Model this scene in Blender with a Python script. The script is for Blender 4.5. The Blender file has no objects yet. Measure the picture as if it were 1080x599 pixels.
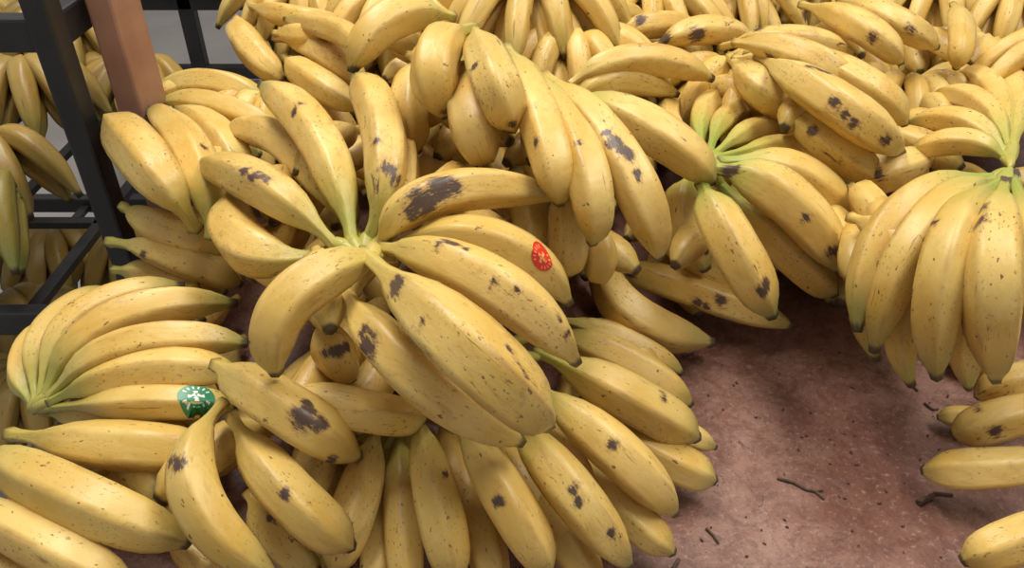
import bpy, math, random
from mathutils import Vector, Matrix
from mathutils.bvhtree import BVHTree
random.seed(11)
H=0.60; PITCH=math.radians(36); F=850.0
CP=math.cos(PITCH); SP=math.sin(PITCH)
O=Vector((0,0,H))
def ray(u,v):
    x=(u-540)/F; y=(299.5-v)/F
    return Vector((x, CP+y*SP, -SP+y*CP))
def P(u,v,z):
    d=ray(u,v); return O+d*((H-z)/(-d.z))
def depth(p):
    q=p-O; return q.y*CP-q.z*SP
col=bpy.context.scene.collection
# ---------------------------------------------------------------- materials
def newmat(name):
    m=bpy.data.materials.new(name); m.use_nodes=True
    nt=m.node_tree; b=nt.nodes['Principled BSDF']; return m,nt,b
def N(nt,t,**k):
    n=nt.nodes.new(t)
    for a,b in k.items(): setattr(n,a,b)
    return n
def ramp(nt,src,a,b,ca=(0,0,0,1),cb=(1,1,1,1)):
    r=N(nt,'ShaderNodeValToRGB'); r.color_ramp.elements[0].position=a; r.color_ramp.elements[1].position=b
    r.color_ramp.elements[0].color=ca; r.color_ramp.elements[1].color=cb
    nt.links.new(src,r.inputs[0]); return r.outputs[0]
def mixc(nt,f,a,b,mode='MIX'):
    m=N(nt,'ShaderNodeMix',data_type='RGBA',blend_type=mode)
    for s,i in ((f,0),(a,6),(b,7)):
        if hasattr(s,'is_output') or hasattr(s,'links'): nt.links.new(s,m.inputs[i])
        else: m.inputs[i].default_value=s
    return m.outputs[2]
def mth(nt,op,a,b=None,clamp=False):
    m=N(nt,'ShaderNodeMath',operation=op,use_clamp=clamp)
    for s,i in ((a,0),(b,1)):
        if s is None: continue
        if hasattr(s,'links'): nt.links.new(s,m.inputs[i])
        else: m.inputs[i].default_value=s
    return m.outputs[0]
def noise(nt,vec,scale,detail=3,rough=.55,dist=0):
    n=N(nt,'ShaderNodeTexNoise'); n.inputs['Scale'].default_value=scale; n.inputs['Detail'].default_value=detail
    n.inputs['Roughness'].default_value=rough; n.inputs['Distortion'].default_value=dist
    if vec is not None: nt.links.new(vec,n.inputs['Vector'])
    return n.outputs['Fac']
def banana_mat(name,tint):
    m,nt,b=newmat(name)
    a1=N(nt,'ShaderNodeAttribute',attribute_name='bcol'); s1=N(nt,'ShaderNodeSeparateXYZ'); nt.links.new(a1.outputs['Vector'],s1.inputs[0])
    a2=N(nt,'ShaderNodeAttribute',attribute_name='bcol2'); s2=N(nt,'ShaderNodeSeparateXYZ'); nt.links.new(a2.outputs['Vector'],s2.inputs[0])
    co=N(nt,'ShaderNodeAttribute',attribute_name='bco').outputs['Vector']
    t,rnd,bru=s1.outputs; ridge,green,spot=s2.outputs
    y1=(.68*tint[0],.43*tint[1],.10*tint[2],1); y2=(.77*tint[0],.55*tint[1],.185*tint[2],1)
    c=mixc(nt,ramp(nt,noise(nt,co,28,3),.35,.65),y1,y2)
    c=mixc(nt,ramp(nt,rnd,0,1),mixc(nt,1.0,c,(.82,.82,.72,1),'MULTIPLY'),c)
    # ridges brown
    rf=mth(nt,'MULTIPLY',ridge,ramp(nt,noise(nt,co,45,4),.44,.68))
    c=mixc(nt,mth(nt,'MULTIPLY',rf,.6),c,(.28,.14,.04,1))
    # stem green
    gf=mth(nt,'MULTIPLY',ramp(nt,t,.10,.38,(1,1,1,1),(0,0,0,1)),green,True)
    c=mixc(nt,gf,c,(.27,.35,.06,1))
    gt=mth(nt,'MULTIPLY',ramp(nt,t,.80,.95),mth(nt,'ADD',mth(nt,'MULTIPLY',green,.7),.22))
    c=mixc(nt,gt,c,(.26,.28,.08,1))
    # soft tan scuffs
    sc=mth(nt,'MULTIPLY',ramp(nt,noise(nt,co,60,6,.72,1.0),.55,.70),mth(nt,'MULTIPLY',spot,.55))
    c=mixc(nt,sc,c,(.36,.19,.06,1))
    # fine freckles
    sp=mth(nt,'MULTIPLY',ramp(nt,noise(nt,co,450,2),.62,.69),mth(nt,'MULTIPLY',ramp(nt,noise(nt,co,24,2),.44,.60),.7))
    c=mixc(nt,sp,c,(.19,.085,.03,1))
    sp2=mth(nt,'MULTIPLY',ramp(nt,noise(nt,co,230,2,.5),.70,.73),.8)
    c=mixc(nt,sp2,c,(.11,.05,.02,1))
    # thin scratches along the fruit
    mp=N(nt,'ShaderNodeMapping'); mp.inputs['Scale'].default_value=(.12,1,1); nt.links.new(co,mp.inputs[0])
    scr=mth(nt,'MULTIPLY',ramp(nt,noise(nt,mp.outputs[0],300,3,.6),.65,.69),ramp(nt,noise(nt,co,40,2),.53,.61))
    c=mixc(nt,mth(nt,'MULTIPLY',scr,.7),c,(.17,.08,.03,1))
    # random dark blotches
    mp2=N(nt,'ShaderNodeMapping'); mp2.inputs['Scale'].default_value=(.6,1,1); nt.links.new(co,mp2.inputs[0])
    bl=mth(nt,'ADD',noise(nt,mp2.outputs[0],80,6,.7,.8),mth(nt,'MULTIPLY',spot,.06))
    c=mixc(nt,mth(nt,'MULTIPLY',ramp(nt,bl,.67,.74),.5),c,(.27,.135,.045,1))
    c=mixc(nt,mth(nt,'MULTIPLY',ramp(nt,bl,.73,.76),.85),c,(.085,.04,.027,1))
    # big bruises
    bz=mth(nt,'ADD',bru,mth(nt,'MULTIPLY',mth(nt,'SUBTRACT',noise(nt,mp2.outputs[0],180,6,.85),.5),3.4))
    bz=mth(nt,'MULTIPLY',bz,mth(nt,'GREATER_THAN',bru,.02))
    c=mixc(nt,mth(nt,'MULTIPLY',ramp(nt,bz,.15,.55),.6),c,(.25,.125,.05,1))
    c=mixc(nt,mth(nt,'MULTIPLY',ramp(nt,bz,.50,.72),.9),c,(.05,.03,.032,1))
    # black tip and stem end
    c=mixc(nt,mth(nt,'MULTIPLY',ramp(nt,mth(nt,'ADD',t,mth(nt,'MULTIPLY',noise(nt,co,150,2),.02)),.97,.99),.93),c,(.045,.035,.025,1))
    c=mixc(nt,mth(nt,'MULTIPLY',ramp(nt,t,.0,.03,(1,1,1,1),(0,0,0,1)),.6),c,(.10,.06,.03,1))
    nt.links.new(c,b.inputs['Base Color'])
    b.inputs['Roughness'].default_value=.39
    b.inputs['Specular IOR Level'].default_value=.42
    bp=N(nt,'ShaderNodeBump'); bp.inputs['Strength'].default_value=.35; bp.inputs['Distance'].default_value=.002
    nt.links.new(noise(nt,co,110,5),bp.inputs['Height']); nt.links.new(bp.outputs[0],b.inputs['Normal'])
    return m
M_BAN=banana_mat('banana_peel',(1,1,1)); M_OLD=banana_mat('overripe_banana_peel',(.48,.47,.42))
def simple(name,c,r=.5,metal=0,ns=None,c2=None,detail=4):
    m,nt,b=newmat(name)
    b.inputs['Roughness'].default_value=r; b.inputs['Metallic'].default_value=metal
    if ns:
        tc=N(nt,'ShaderNodeTexCoord').outputs['Object']
        nt.links.new(mixc(nt,ramp(nt,noise(nt,tc,ns,detail),.35,.65),(*c,1),(*c2,1)),b.inputs['Base Color'])
    else: b.inputs['Base Color'].default_value=(*c,1)
    return m
M_BLACK=simple('black_metal',(.012,.012,.014),.4,0,20,(.02,.02,.022))
M_WOOD=simple('wood',(.30,.15,.10),.5,0,14,(.38,.21,.15))
M_FLOOR=simple('floor_tile',(.34,.32,.31),.35,0,3,(.40,.38,.37))
M_WALL=simple('wall_paint',(.5,.48,.45),.8,0,3,(.55,.53,.5))
M_STEM=simple('dry_stem',(.06,.035,.025),.8,0,200,(.13,.08,.05))
# table top
M_TABLE,nt,b=newmat('table_laminate')
tc=N(nt,'ShaderNodeTexCoord').outputs['Object']
c=mixc(nt,ramp(nt,noise(nt,tc,7,6,.7),.38,.62),(.175,.078,.055,1),(.30,.165,.125,1))
c=mixc(nt,mth(nt,'MULTIPLY',ramp(nt,noise(nt,tc,38,6,.85,.8),.46,.59),.65),c,(.115,.045,.034,1))
c=mixc(nt,mth(nt,'MULTIPLY',ramp(nt,noise(nt,tc,150,5,.8),.55,.65),.55),c,(.46,.30,.25,1))
c=mixc(nt,mth(nt,'MULTIPLY',ramp(nt,noise(nt,tc,260,3,.7),.59,.67),.65),c,(.085,.033,.025,1))
c=mixc(nt,mth(nt,'MULTIPLY',ramp(nt,noise(nt,tc,50,4,.7,1),.64,.69),.8),c,(.065,.028,.022,1))
nt.links.new(c,b.inputs['Base Color'])
nt.links.new(ramp(nt,noise(nt,tc,25,5,.7),.3,.7,(.24,.24,.24,1),(.5,.5,.5,1)),b.inputs['Roughness'])
bp=N(nt,'ShaderNodeBump'); bp.inputs['Strength'].default_value=.4; bp.inputs['Distance'].default_value=.001
nt.links.new(noise(nt,tc,160,6,.7),bp.inputs['Height']); nt.links.new(bp.outputs[0],b.inputs['Normal'])
# ---------------------------------------------------------------- banana geometry
PROF=[(0,.33),(.03,.27),(.08,.27),(.13,.38),(.19,.62),(.26,.82),(.35,.94),(.48,1.0),(.66,1.0),(.77,.94),(.845,.83),(.90,.66),(.94,.47),(.965,.34),(.985,.28),(1.0,.25)]
def prof(t):
    for i in range(len(PROF)-1):
        a,b=PROF[i],PROF[i+1]
        if t<=b[0]:
            s=(t-a[0])/(b[0]-a[0]); s2=s*.6+.4*s*s*(3-2*s)
            return a[1]+(b[1]-a[1])*s2
    return PROF[-1][1]
class Ban:
    def __init__(s,p0,pm,p2,r,nl=40,na=20,green=.3,spot=.5):
        s.p0,s.pm,s.p2,s.r=p0,pm,p2,r
        c=2*pm-(p0+p2)*.5
        L=(p0-pm).length+(pm-p2).length
        seed=random.random(); off=Vector((random.uniform(0,50),random.uniform(0,50),random.uniform(0,50)))
        s.v=[];s.a1=[];s.a2=[];s.co=[];s.f=[]
        bend=(c-(p0+p2)*.5)
        ph0=random.uniform(-.6,.6); pk=random.uniform(.65,.98)
        w1=random.uniform(0,6.28); full=random.uniform(.85,1.2)
        for i in range(nl+1):
            t=i/nl; t=t-.027*math.sin(4*math.pi*t) if 0<i<nl else t
            q=p0*(1-t)**2+c*2*t*(1-t)+p2*t*t
            T=((c-p0)*(1-t)+(p2-c)*t).normalized()
            Nn=bend-T*bend.dot(T)
            if Nn.length<1e-5: Nn=Vector((0,0,1))-T*T.z
            Nn.normalize(); B=T.cross(Nn)
            rr=r*prof(t**full)*(1+.022*math.sin(t*9+w1))
            for j in range(na):
                a=2*math.pi*j/na
                fr=abs(((a*5/(2*math.pi))%1)-.5)*2  # 1 at ridge
                an=(1-fr)*math.pi/5                  # angle away from ridge
                poly=.82/max(.82,math.cos(math.pi/5-an))
                poly=poly/.9
                rf=1*(1-pk)+poly*pk
                p=q+(Nn*math.cos(a+ph0)+B*math.sin(a+ph0))*rr*rf
                s.v.append(p); s.a1.append([t,seed,0.0]); s.a2.append([max(0,(fr-.74)/.26),green,spot])
                s.co.append(off+Vector((t*L*.55,math.cos(a)*r,math.sin(a)*r)))
        for i in range(nl):
            for j in range(na):
                j2=(j+1)%na
                s.f.append((i*na+j,i*na+j2,(i+1)*na+j2,(i+1)*na+j))
        s.f.append(tuple(range(na))[::-1]); s.f.append(tuple(nl*na+j for j in range(na)))
def build(name,bans,mat):
    V=[];Fc=[];A1=[];A2=[];CO=[]
    for b in bans:
        o=len(V); V+=b.v; A1+=b.a1; A2+=b.a2; CO+=b.co
        Fc+=[tuple(i+o for i in f) for f in b.f]
    me=bpy.data.meshes.new(name); me.from_pydata([tuple(v) for v in V],[],Fc)
    for nm,dat in (('bcol',A1),('bcol2',A2),('bco',CO)):
        at=me.attributes.new(nm,'FLOAT_VECTOR','POINT')
        at.data.foreach_set('vector',[x for d in dat for x in d])
    me.polygons.foreach_set('use_smooth',[True]*len(me.polygons))
    me.materials.append(mat); me.update()
    ob=bpy.data.objects.new(name,me); col.objects.link(ob); return ob
groups=[]   # (list of Ban, mat)
def G(entries,crown=None,green=.3,spot=.5,mat=None,nl=50,na=30,fill=True,rmax=.0265):
    L=[]
    for e in entries:
        (u0,v0,z0),(u1,v1,z1),(u2,v2,z2),w=e
        p0,pm,p2=P(u0,v0,z0),P(u1,v1,z1),P(u2,v2,z2)
        r=min(rmax,max(.010,w*.462*depth(pm)/F*random.uniform(.95,1.04)))
        L.append(Ban(p0,pm,p2,r,nl,na,green+random.uniform(-.12,.15),spot+random.uniform(-.35,.4)))
    if crown:
        cp=P(*crown)
        for b in L[:]:      # the finger stalks run into a shared crown
            d=(b.p0-cp)
            if .008<d.length<.14:
                s=Ban(cp,(cp+b.p0)*.5+Vector((0,0,.003)),b.p0+(b.pm-b.p0)*.14,b.r*.34,12,10,green,.4)
                s.a1=[[.1,x[1],0] for x in s.a1]; L.append(s)
    groups.append([L,mat or M_BAN,fill]); return L
# centre top bunch
G([((414,268,.235),(308,312,.245),(292,394,.19),60),
   ((400,262,.235),(468,203,.275),(594,208,.235),50),
   ((404,262,.235),(518,256,.25),(600,320,.19),52),
   ((404,262,.24),(512,296,.262),(608,382,.19),62),
   ((384,268,.24),(480,356,.268),(578,448,.20),80),
   ((365,306,.21),(436,393,.215),(550,466,.15),62),
   ((345,340,.17),(352,370,.16),(372,400,.13),50),
   ((290,408,.14),(372,432,.15),(447,442,.11),50)],crown=(404,268,.235),green=.3,spot=.8)
G([((228,385,.15),(300,432,.165),(378,482,.115),62),
   ((245,440,.12),(300,515,.13),(371,577,.08),58),
   ((236,425,.13),(206,515,.13),(292,610,.075),56),
   ((262,520,.07),(290,560,.06),(335,605,.04),50),
   ((180,560,.04),(210,585,.045),(270,625,.03),44)],green=.12,spot=.9)
# bottom fan
G([((400,440,.09),(378,525,.085),(350,602,.045),50),
   ((422,450,.07),(425,545,.065),(432,632,.03),44),
   ((436,425,.10),(460,525,.10),(480,615,.05),52),
   ((475,430,.11),(530,520,.11),(579,604,.055),56),
   ((480,470,.06),(508,560,.055),(522,630,.03),44),
   ((530,430,.12),(600,515,.115),(663,596,.05),56),
   ((545,480,.065),(592,560,.055),(630,622,.03),46),
   ((550,400,.12),(640,468,.115),(711,541,.05),55),
   ((590,470,.06),(655,535,.055),(710,583,.03),46),
   ((565,370,.12),(655,415,.105),(735,462,.05),52),
   ((620,440,.06),(690,478,.05),(754,507,.025),46),
   ((570,345,.10),(660,380,.085),(729,427,.045),40),
   ((650,428,.05),(705,450,.04),(755,472,.02),32),
   ((580,335,.07),(655,357,.06),(720,394,.03),30),
   ((360,470,.06),(340,540,.055),(325,610,.03),42),
   ((395,480,.05),(398,560,.045),(395,630,.03),42)],crown=(470,400,.12),green=.55,spot=.5)
# left middle bunch
G([((40,425,.05),(50,352,.075),(120,305,.07),38),
   ((44,422,.055),(85,335,.095),(195,302,.09),38),
   ((48,420,.06),(118,338,.115),(250,320,.10),46),
   ((52,420,.065),(140,365,.12),(262,362,.11),48),
   ((54,424,.065),(150,392,.115),(255,395,.105),46),
   ((56,430,.06),(150,425,.105),(250,427,.09),40),
   ((36,428,.045),(25,382,.05),(60,338,.05),34),
   ((50,435,.04),(120,440,.06),(220,450,.05),38),
   ((60,400,.04),(140,330,.07),(215,340,.06),38)],crown=(36,436,.045),green=.6,spot=.4)
G([((10,458,.07),(120,470,.095),(228,475,.08),56),
   ((-25,470,.07),(75,522,.105),(200,572,.07),62),
   ((-45,525,.06),(45,572,.085),(142,624,.05),56),
   ((80,500,.04),(150,520,.05),(215,545,.04),40),
   ((-60,580,.03),(10,605,.045),(80,640,.03),50)],green=.4,spot=.5)
# upward pointing bunch
G([((372,262,.20),(338,150,.245),(276,90,.235),50),
   ((386,258,.20),(407,150,.265),(374,80,.25),52),
   ((356,262,.20),(282,200,.225),(213,173,.19),48),
   ((348,266,.19),(262,262,.19),(245,205,.17),56),
   ((360,268,.18),(305,285,.175),(270,275,.15),46),
   ((378,250,.19),(300,152,.195),(240,140,.17),42),
   ((398,255,.2),(425,190,.23),(415,120,.22),40)],crown=(385,272,.20),green=.6,spot=.8)
# left bunch (blunt ends up-left, green necks down-right)
G([((206,240,.14),(160,175,.20),(116,126,.17),60),
   ((222,252,.13),(205,165,.185),(158,116,.16),48),
   ((262,205,.13),(235,150,.165),(185,115,.16),42),
   ((130,218,.10),(180,245,.115),(240,265,.09),44),
   ((115,255,.08),(185,270,.095),(255,300,.06),42),
   ((120,285,.05),(175,292,.06),(240,310,.04),34)],green=.5,spot=.5)
G([((150,110,.13),(215,88,.165),(285,112,.15),34),
   ((150,110,.13),(190,95,.155),(235,85,.15),28),
   ((150,112,.13),(225,112,.16),(300,145,.14),34),
   ((150,114,.12),(215,135,.15),(275,165,.13),34),
   ((148,112,.12),(140,105,.13),(128,118,.1),28)],crown=(158,104,.12),green=.7,spot=.4)
# top centre bunch hanging forward
G([((478,18,.30),(410,22,.315),(371,76,.27),46),
   ((500,30,.31),(460,58,.33),(470,122,.28),52),
   ((500,32,.31),(520,80,.335),(541,136,.28),50),
   ((490,60,.28),(497,120,.29),(512,166,.25),56),
   ((450,60,.26),(432,100,.27),(440,160,.22),44),
   ((535,50,.29),(572,130,.30),(590,214,.25),50),
   ((560,70,.28),(615,165,.285),(624,256,.22),48),
   ((575,80,.28),(655,165,.285),(694,272,.20),52),
   ((590,190,.22),(600,240,.21),(598,290,.17),44),
   ((545,180,.22),(560,230,.2),(565,280,.17),44),
   ((620,230,.19),(632,265,.18),(628,295,.15),40)],green=.35,spot=.75)
# middle right bunch
G([((600,100,.235),(690,140,.235),(752,192,.19),52)],green=.6,spot=.5)
G([((740,195,.19),(770,255,.17),(815,334,.10),52),
   ((752,178,.20),(828,210,.185),(888,287,.12),56),
   ((757,172,.20),(840,185,.18),(905,247,.12),46),
   ((755,190,.16),(820,255,.13),(880,310,.07),46),
   ((756,168,.19),(840,160,.165),(900,195,.12),36),
   ((752,165,.19),(808,135,.165),(865,150,.13),30),
   ((748,163,.19),(775,118,.165),(825,118,.14),28),
   ((742,160,.18),(745,112,.165),(785,98,.14),28),
   ((735,160,.18),(705,130,.165),(712,100,.14),30),
   ((730,185,.17),(722,230,.14),(745,285,.09),46)],crown=(742,172,.19),green=.85,spot=.6)
G([((640,280,.06),(735,308,.06),(835,344,.028),42),
   ((680,225,.09),(735,270,.085),(800,300,.06),48),
   ((645,262,.09),(660,325,.065),(752,361,.025),48)],green=.3,spot=.7,)
G([((775,45,.24),(850,60,.255),(908,100,.22),40),
   ((800,60,.23),(875,105,.25),(950,160,.19),50),
   ((810,50,.22),(900,85,.24),(954,130,.2),42),
   ((830,120,.20),(875,150,.20),(927,190,.15),44),
   ((770,60,.2),(800,90,.215),(842,118,.18),42),
   ((990,165,.15),(945,178,.17),(906,190,.14),46),
   ((880,200,.1),(905,215,.1),(935,225,.08),40)],green=.1,spot=1.1)
# right bunch
G([((1052,188,.22),(948,225,.215),(904,350,.13),44),
   ((1054,190,.22),(972,245,.225),(922,370,.12),52),
   ((1056,192,.225),(1000,265,.235),(988,398,.12),54),
   ((1060,192,.225),(1048,275,.24),(1050,400,.12),62),
   ((1068,192,.225),(1095,270,.23),(1110,380,.13),58),
   ((1052,200,.18),(962,300,.15),(962,407,.08),36),
   ((1056,200,.18),(1025,310,.16),(1022,410,.09),40),
   ((1052,190,.20),(935,270,.17),(925,380,.09),40)],crown=(1064,184,.22),green=.75,spot=.4)
G([((1062,170,.20),(1015,150,.205),(955,165,.17),32),
   ((1062,165,.20),(1020,130,.205),(958,130,.17),30),
   ((1064,160,.20),(1035,110,.2),(985,100,.16),30),
   ((1066,156,.20),(1050,95,.19),(1010,78,.16),30),
   ((1068,155,.20),(1075,100,.19),(1060,75,.16),30)],crown=(1064,178,.205),green=.6,spot=.5)
G([((1120,385,.06),(1075,400,.06),(1030,418,.03),38),
   ((1140,425,.06),(1065,440,.055),(1004,460,.03),46),
   ((1140,485,.06),(1050,495,.055),(973,496,.03),46),
   ((1150,545,.05),(1085,565,.055),(1014,592,.03),52),
   ((1090,445,.02),(1030,440,.022),(988,440,.015),26)],green=.3,spot=.7)
# individually seen bananas of the back rows
G([((600,90,.2),(672,62,.225),(752,84,.19),36),
   ((605,110,.18),(650,85,.2),(715,100,.17),34),
   ((760,50,.2),(830,42,.235),(900,58,.21),32),
   ((845,5,.23),(905,28,.25),(950,66,.21),36),
   ((885,0,.23),(940,20,.25),(988,50,.21),34),
   ((1005,5,.21),(1014,35,.225),(1008,72,.19),28),
   ((690,50,.2),(740,32,.22),(795,42,.19),32),
   ((640,45,.2),(690,25,.22),(735,35,.19),30),
   ((615,30,.2),(640,15,.22),(680,20,.19),28)],green=.1,spot=1.0,nl=36,na=20)
G([((250,20,.18),(262,48,.19),(300,85,.16),34),
   ((290,40,.18),(340,55,.2),(385,90,.17),32),
   ((300,60,.17),(330,85,.185),(380,115,.16),36),
   ((262,5,.2),(310,18,.22),(365,25,.2),30),
   ((290,35,.2),(335,38,.215),(395,42,.2),30),
   ((380,60,.24),(360,35,.24),(300,20,.22),30)],green=.2,spot=.6,nl=36,na=20)
# back rows as fans
def fan(u,v,z,a0,a1,n,Ln=.15,r=.0185,green=.3,spot=.7,mat=None,drop=.05,rows=2,fill=True):
    C=P(u,v,z); L=[]
    for row in range(rows):
        m=n-row
        for i in range(m):
            a=math.radians(a0+(a1-a0)*(i+.5*row+.25)/max(1,n-.5)+random.uniform(-6,6))
            d=Vector((math.cos(a),math.sin(a),0)); l=Ln*random.uniform(.85,1.12)*(1-.12*row)
            zz=Vector((0,0,1))
            p0=C+d*.01-zz*.012*row
            pm=C+d*l*.52+zz*(.022-.034*row)
            p2=C+d*l-zz*(drop+.03*row)
            L.append(Ban(p0,pm,p2,r*random.uniform(.82,1.06),26,20,green,spot+random.uniform(-.3,.35)))
    groups.append([L,mat or M_BAN,fill]); return L
fan(330,-8,.20,-170,-20,7)
fan(430,2,.22,-175,-30,6,green=.1)
fan(560,-12,.26,-175,-15,7,.17,.020)
fan(600,48,.20,-170,-10,7,.15,.019)
fan(680,2,.19,-150,10,7,spot=1)
fan(770,-12,.19,-190,-40,7,spot=1)
fan(780,80,.16,-180,0,6,spot=1)
fan(880,-25,.20,-160,0,7,spot=1)
fan(980,-10,.19,-190,-40,7,spot=.9)
fan(1060,0,.19,-170,-10,7,green=.1)
fan(1050,55,.16,-190,10,7,.15,.018,.4)
fan(950,90,.14,-170,-10,6)
fan(290,110,.13,-170,-20,6)
fan(500,-40,.22,-170,-10,7); fan(640,-45,.2,-140,10,7); fan(860,-55,.2,-190,-50,6); fan(1000,-50,.2,-170,-10,6)
fan(1130,60,.2,-190,-60,6); fan(1130,210,.12,-180,-60,5)
fan(860,60,.15,-170,-10,6,spot=.9)
# ---------------------------------------------------------------- supporting bananas inside the heap
heap=[]
for L,mat,fill in groups:
    if not fill: continue
    for b in L:
        if b.r<.012: continue
        k=1
        while b.pm.z-.042*k>.018:
            z=b.pm.z-.042*k
            c=b.pm+Vector((random.uniform(-.015,.015),.062*k+.01,0)); c.z=z
            if c.x<-.40 or c.y>1.9: k+=1; continue
            a=math.radians(random.uniform(-140,-40)); d=Vector((math.cos(a),math.sin(a),0))
            heap.append(Ban(c-d*.06-Vector((0,0,.004)),c+Vector((0,0,.006)),c+d*.06-Vector((0,0,.004)),.018,14,10,.1,1))
            k+=1
# ---------------------------------------------------------------- bruises via surface lookup
alls=[b for L,_,_ in groups for b in L]
V=[];Fc=[];own=[]
for bi,b in enumerate(alls):
    o=len(V); V+=b.v
    for f in b.f: Fc.append(tuple(i+o for i in f)); own.append(bi)
bvh=BVHTree.FromPolygons(V,Fc)
BR=[(446,212,24),(464,200,22),(436,224,12),(478,196,12),(418,303,17),(421,294,12),(388,362,15),(384,350,11),(390,374,9),(320,438,20),(338,446,13),(324,425,9),(268,185,11),(256,180,9),(281,189,9),(275,186,8),
(310,118,7),(316,108,6),(536,368,6),(545,378,6),(552,388,7),(558,398,8),(565,408,6),(395,150,7),(412,180,10),(418,190,9),(405,175,7),(590,335,8),(600,350,8),(648,150,13),(664,163,10),(656,158,10),
(640,140,8),(672,185,7),(768,180,11),(775,178,9),(745,265,6),(806,306,12),(808,298,9),(1034,222,13),(1033,234,11),(925,184,9),(856,138,9),(855,70,9),(864,73,8),(880,108,9),(900,130,8),(890,120,7),
(935,148,9),(812,60,7),(872,76,8),(187,490,12),(180,486,9),(30,470,6),(300,520,8),(285,545,6),(525,530,9),(605,515,8),(645,470,8),(735,37,12),(374,75,9),(470,118,9),(540,132,9),
(735,320,8),(745,322,6),(760,316,8),(665,288,9),(1062,188,26),(1074,180,24),(985,235,7),(355,370,10),(365,366,8),(345,372,8),(472,255,10),(462,258,8),(490,262,7),(482,258,8),(470,500,6),(700,420,7),
(150,270,8),(215,155,6),(500,70,7),(565,150,7),(610,150,6),(880,265,9),(850,230,7),(1050,455,9),(1030,430,7),(645,562,8),(350,485,9),(375,570,9),(610,530,7),(445,340,5),(520,300,6),(545,305,5),
(675,20,9),(700,40,10),(800,30,9),(920,40,8),(960,30,7),(780,20,8),(850,15,9),(560,20,7),(415,300,9)]
def hit(u,v):
    return bvh.ray_cast(O,ray(u,v).normalized())
for u,v,rp in BR:
    h=hit(u,v)
    if h[0] is None: continue
    b=alls[own[h[2]]]; R=rp*1.15*depth(h[0])/F
    for i,p in enumerate(b.v):
        d=(p-h[0]).length
        if d<R: b.a1[i][2]=max(b.a1[i][2],min(1.1,1.5*(1-d/R)))
objs=[]
for L,mat,fill in groups: objs.append(build('banana_bunch',L,mat))
build('banana_heap',heap,M_BAN)
# ---------------------------------------------------------------- stickers
def sticker(u,v,rx,ry,rot,mats,name):
    h=hit(u,v)
    if h[0] is None: return
    bi=own[h[2]]; n=h[1].normalized()
    if n.dot(ray(u,v))>0: n=-n
    bx=Vector((1,0,0)); bx=(bx-n*bx.dot(n)).normalized(); by=n.cross(bx)
    V=[];Fs=[];mi=[]; rings=[0,.25,.45,.62,.84,.93,1]; ns=48
    for ri,r in enumerate(rings):
        for j in range(ns if ri else 1):
            a=2*math.pi*j/ns; x=rx*r*math.cos(a); y=ry*r*math.sin(a)
            x,y=x*math.cos(rot)-y*math.sin(rot),x*math.sin(rot)+y*math.cos(rot)
            q=h[0]+bx*x+by*y+n*.02; hh=bvh.ray_cast(q,-n)
            V.append((hh[0] if hh[0] else q-n*.02)+n*.0006)
    for j in range(ns): Fs.append((0,1+j,1+(j+1)%ns)); mi.append(1 if j%16<11 else 0)
    for ri in range(1,len(rings)-1):
        o=1+(ri-1)*ns
        for j in range(ns):
            Fs.append((o+j,o+ns+j,o+ns+(j+1)%ns,o+(j+1)%ns))
            mi.append({1:1 if (j%12)<5 else 0,2:0,3:1 if (j%3==0 and j%24>3) else 0,4:0,5:2}[ri])
    me=bpy.data.meshes.new(name); me.from_pydata([tuple(v) for v in V],[],Fs)
    for m in mats: me.materials.append(m)
    me.polygons.foreach_set('material_index',mi); me.polygons.foreach_set('use_smooth',[True]*len(mi)); me.update()
    ob=bpy.data.objects.new(name,me); col.objects.link(ob)
    k=0
    for gi,(L,_,_) in enumerate(groups):
        if bi<k+len(L): ob.parent=objs[gi]; break
        k+=len(L)
MR=simple('sticker_red',(.62,.03,.02),.35); MY=simple('sticker_yellow',(.75,.35,.1),.35); MG=simple('sticker_green',(.02,.20,.09),.35); MW=simple('sticker_white',(.7,.75,.7),.35)
sticker(572,272,.0082,.0115,.5,[MR,MY,MR],'sticker')
sticker(207,418,.0155,.0125,0,[MG,MW,MG],'sticker')
# ---------------------------------------------------------------- boxes & furniture
def box(name,x0,x1,y0,y1,z0,z1,mat,parent=None,bev=.004):
    me=bpy.data.meshes.new(name)
    vs=[(x,y,z) for x in (x0,x1) for y in (y0,y1) for z in (z0,z1)]
    me.from_pydata(vs,[],[(0,1,3,2),(4,6,7,5),(0,4,5,1),(2,3,7,6),(0,2,6,4),(1,5,7,3)])
    me.materials.append(mat); ob=bpy.data.objects.new(name,me); col.objects.link(ob)
    if bev:
        md=ob.modifiers.new('b','BEVEL'); md.width=bev; md.segments=2
    if parent: ob.parent=parent
    return ob
def empty(name):
    e=bpy.data.objects.new(name,None); col.objects.link(e); return e
FZ=-.85
box('floor',-5,5,-2,7,FZ-.05,FZ,M_FLOOR,bev=0)
box('wall_back',-5,5,7,7.1,FZ,2.6,M_WALL,bev=0)
t=empty('display_table')
box('table_top',-.47,1.9,.1,2.0,-.035,0,M_TABLE,t)
for x in (-.44,1.82):
    for y in (.14,1.92): box('leg',x,x+.05,y,y+.05,FZ,-.035,M_BLACK,t)
box('apron_front',-.44,1.87,.14,.17,-.11,-.035,M_BLACK,t); box('apron_back',-.44,1.87,1.94,1.97,-.11,-.035,M_BLACK,t)
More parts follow.
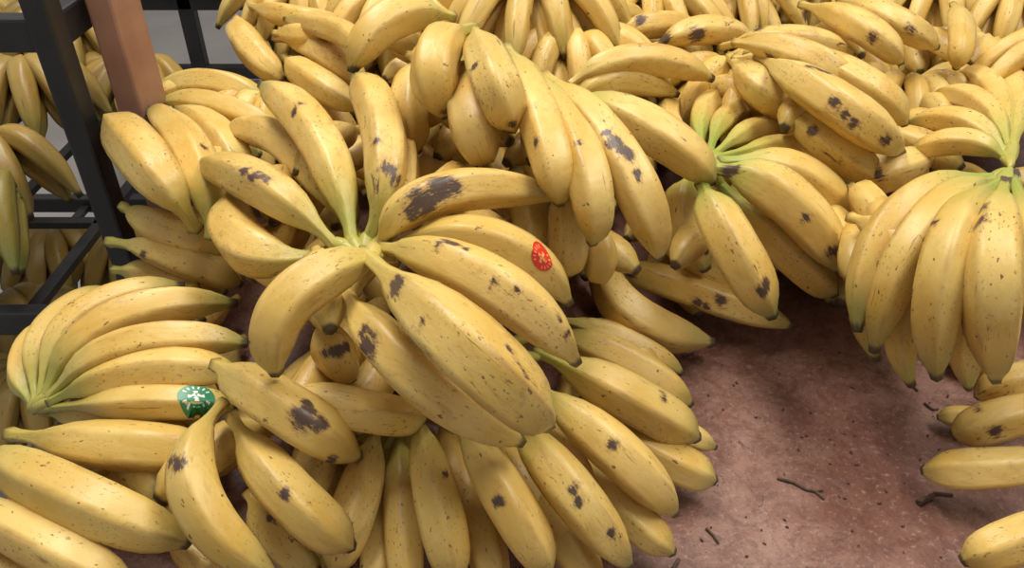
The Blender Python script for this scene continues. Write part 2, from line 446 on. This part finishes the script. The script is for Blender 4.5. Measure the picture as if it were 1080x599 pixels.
# left rack
rk=empty('display_rack')
x0,x1,y0,y1=-1.6,-.515,.90,1.75
for x in (x0,x1-.03):
    for y in (y0,y1): box('post',x,x+.03,y,y+.035,FZ,.75,M_BLACK,rk)
for z in (-.42,-.12,.30):
    box('front_rail',x0+.02,x1-.02,y0+.003,y0+.03,z-.03,z+.01,M_BLACK,rk); box('back_rail',x0,x1,y1,y1+.03,z-.03,z+.01,M_BLACK,rk)
    for x in (x0,x1-.028): box('side_rail',x,x+.025,y0+.01,y1,z-.03,z+.01,M_BLACK,rk)
    for i in range(5): box('shelf_slat',x0+.16+i*.18,x0+.18+i*.18,y0+.03,y1,z-.02,z-.008,M_BLACK,rk,0)
    if z<0: box('shelf_slat',x0,x1,y0+.28,y0+.30,z-.02,z-.008,M_BLACK,rk,0)
box('wood_panel',-.508,-.475,.97,1.05,FZ,.75,M_WOOD,rk)
def rackfan(x,y,z,a0,a1,n,mat,green=.35,r=.020,Ln=.16):
    L=[]
    C=Vector((x,y,z))
    for i in range(n):
        a=math.radians(a0+(a1-a0)*(i+.5)/n+random.uniform(-5,5)); d=Vector((math.cos(a),math.sin(a),0))
        L.append(Ban(C,C+d*Ln*.5+Vector((0,0,.03)),C+d*Ln-Vector((0,0,.06)),r,26,20,green,1))
        L.append(Ban(C-Vector((0,0,.02)),C+d*Ln*.45-Vector((0,0,.012)),C+d*Ln*.85-Vector((0,0,.075)),r,26,20,green,1))
    build('banana_bunch',L,mat)
for x in (-1.4,-1.2,-1.0,-.84):
    for y,z in ((1.2,.0),(1.38,.06),(1.55,.10)):
        rackfan(x+random.uniform(-.03,.03),y,z,-170,-10,7,M_OLD)
rackfan(-.70,1.48,.02,-170,-20,6,M_OLD)
M_UNRIPE=banana_mat('unripe_banana_peel',(.52,.62,.5))
rackfan(-.76,1.08,.0,-170,-60,5,M_UNRIPE,1.0); rackfan(-.86,1.0,-.01,-160,-40,4,M_UNRIPE,1.0)
for x in (-.62,-.78,-.94):
    for y in (1.0,1.2,1.42): rackfan(x,y,-.31,-175,-5,7,M_OLD)
# far table
ft=empty('wooden_display_table')
box('table_top',-1.3,1.5,2.35,3.2,-.06,0.0,M_WOOD,ft)
box('frame_rail',-1.3,1.5,2.38,2.41,-.14,-.06,M_BLACK,ft)
for x in (-1.28,-.98,-.1,1.45): box('leg',x,x+.045,2.38,2.42,FZ,-.06,M_BLACK,ft)
box('lower_rail',-1.3,1.5,2.38,2.41,-.35,-.31,M_BLACK,ft)
box('price_tag',-.86,-.76,2.34,2.348,-.06,.0,simple('tag_yellow',(.6,.55,.05),.4),ft,0)
# debris
V=[];Fs=[]
def twig(pts,r):
    for k in range(len(pts)-1):
        a,b=Vector(pts[k]),Vector(pts[k+1]); T=(b-a).normalized(); s=T.cross(Vector((0,0,1))).normalized(); up=s.cross(T)
        o=len(V)
        for q,rr in ((a,r*(1-.3*k/len(pts))),(b,r*(1-.3*(k+1)/len(pts)))):
            for j in range(6):
                an=j*math.pi/3; V.append(q+s*rr*math.cos(an)+up*rr*math.sin(an))
        for j in range(6): Fs.append((o+j,o+(j+1)%6,o+6+(j+1)%6,o+6+j))
        Fs.append(tuple(o+j for j in range(6))); Fs.append(tuple(o+6+j for j in range(6))[::-1])
def T2(lst,r=.002): twig([P(u,v,r+.0002) for i,(u,v) in enumerate(lst)],r)
T2([(820,504),(838,509),(850,516),(860,518),(869,526)],.0015); T2([(860,518),(868,517)],.0012)
T2([(745,557),(753,565),(758,573)],.0013); T2([(968,530),(976,526),(985,522)],.003); T2([(985,520),(1005,522)],.0016)
T2([(720,375),(732,372)],.0015);T2([(710,600),(716,590)],.002);T2([(955,400),(968,412)],.0014);T2([(975,425),(984,432),(990,431)],.0014)
for i in range(70):
    u=random.uniform(700,1000); v=random.uniform(350,599); p=P(u,v,.0012); a=random.uniform(0,6.28)
    twig([p,p+Vector((math.cos(a),math.sin(a),0))*random.uniform(.001,.0035)],random.uniform(.0005,.0011))
me=bpy.data.meshes.new('dried_stem_debris'); me.from_pydata([tuple(v) for v in V],[],Fs); me.materials.append(M_STEM)
col.objects.link(bpy.data.objects.new('dried_stem_debris',me))
# ---------------------------------------------------------------- light
def area(name,loc,sx,sy,e,c=(1,.95,.87)):
    l=bpy.data.lights.new(name,'AREA'); l.shape='RECTANGLE'; l.size=sx; l.size_y=sy; l.energy=e; l.color=c
    o=bpy.data.objects.new(name,l); o.location=loc; col.objects.link(o); return o
area('ceiling_light',(-.6,1.6,2.3),.6,2.0,62); area('ceiling_light',(1.0,.6,2.3),.6,2.0,45)
w=bpy.data.worlds.new('world'); bpy.context.scene.world=w; w.use_nodes=True
w.node_tree.nodes['Background'].inputs[0].default_value=(1,.96,.92,1); w.node_tree.nodes['Background'].inputs[1].default_value=.36
cam=bpy.data.cameras.new('camera'); cam.sensor_width=36; cam.lens=36*F/1080; cam.clip_start=.01
co=bpy.data.objects.new('camera',cam); co.location=O; co.rotation_euler=(math.pi/2-PITCH,0,0); col.objects.link(co)
bpy.context.scene.camera=co
bpy.context.scene.view_settings.view_transform='Standard'
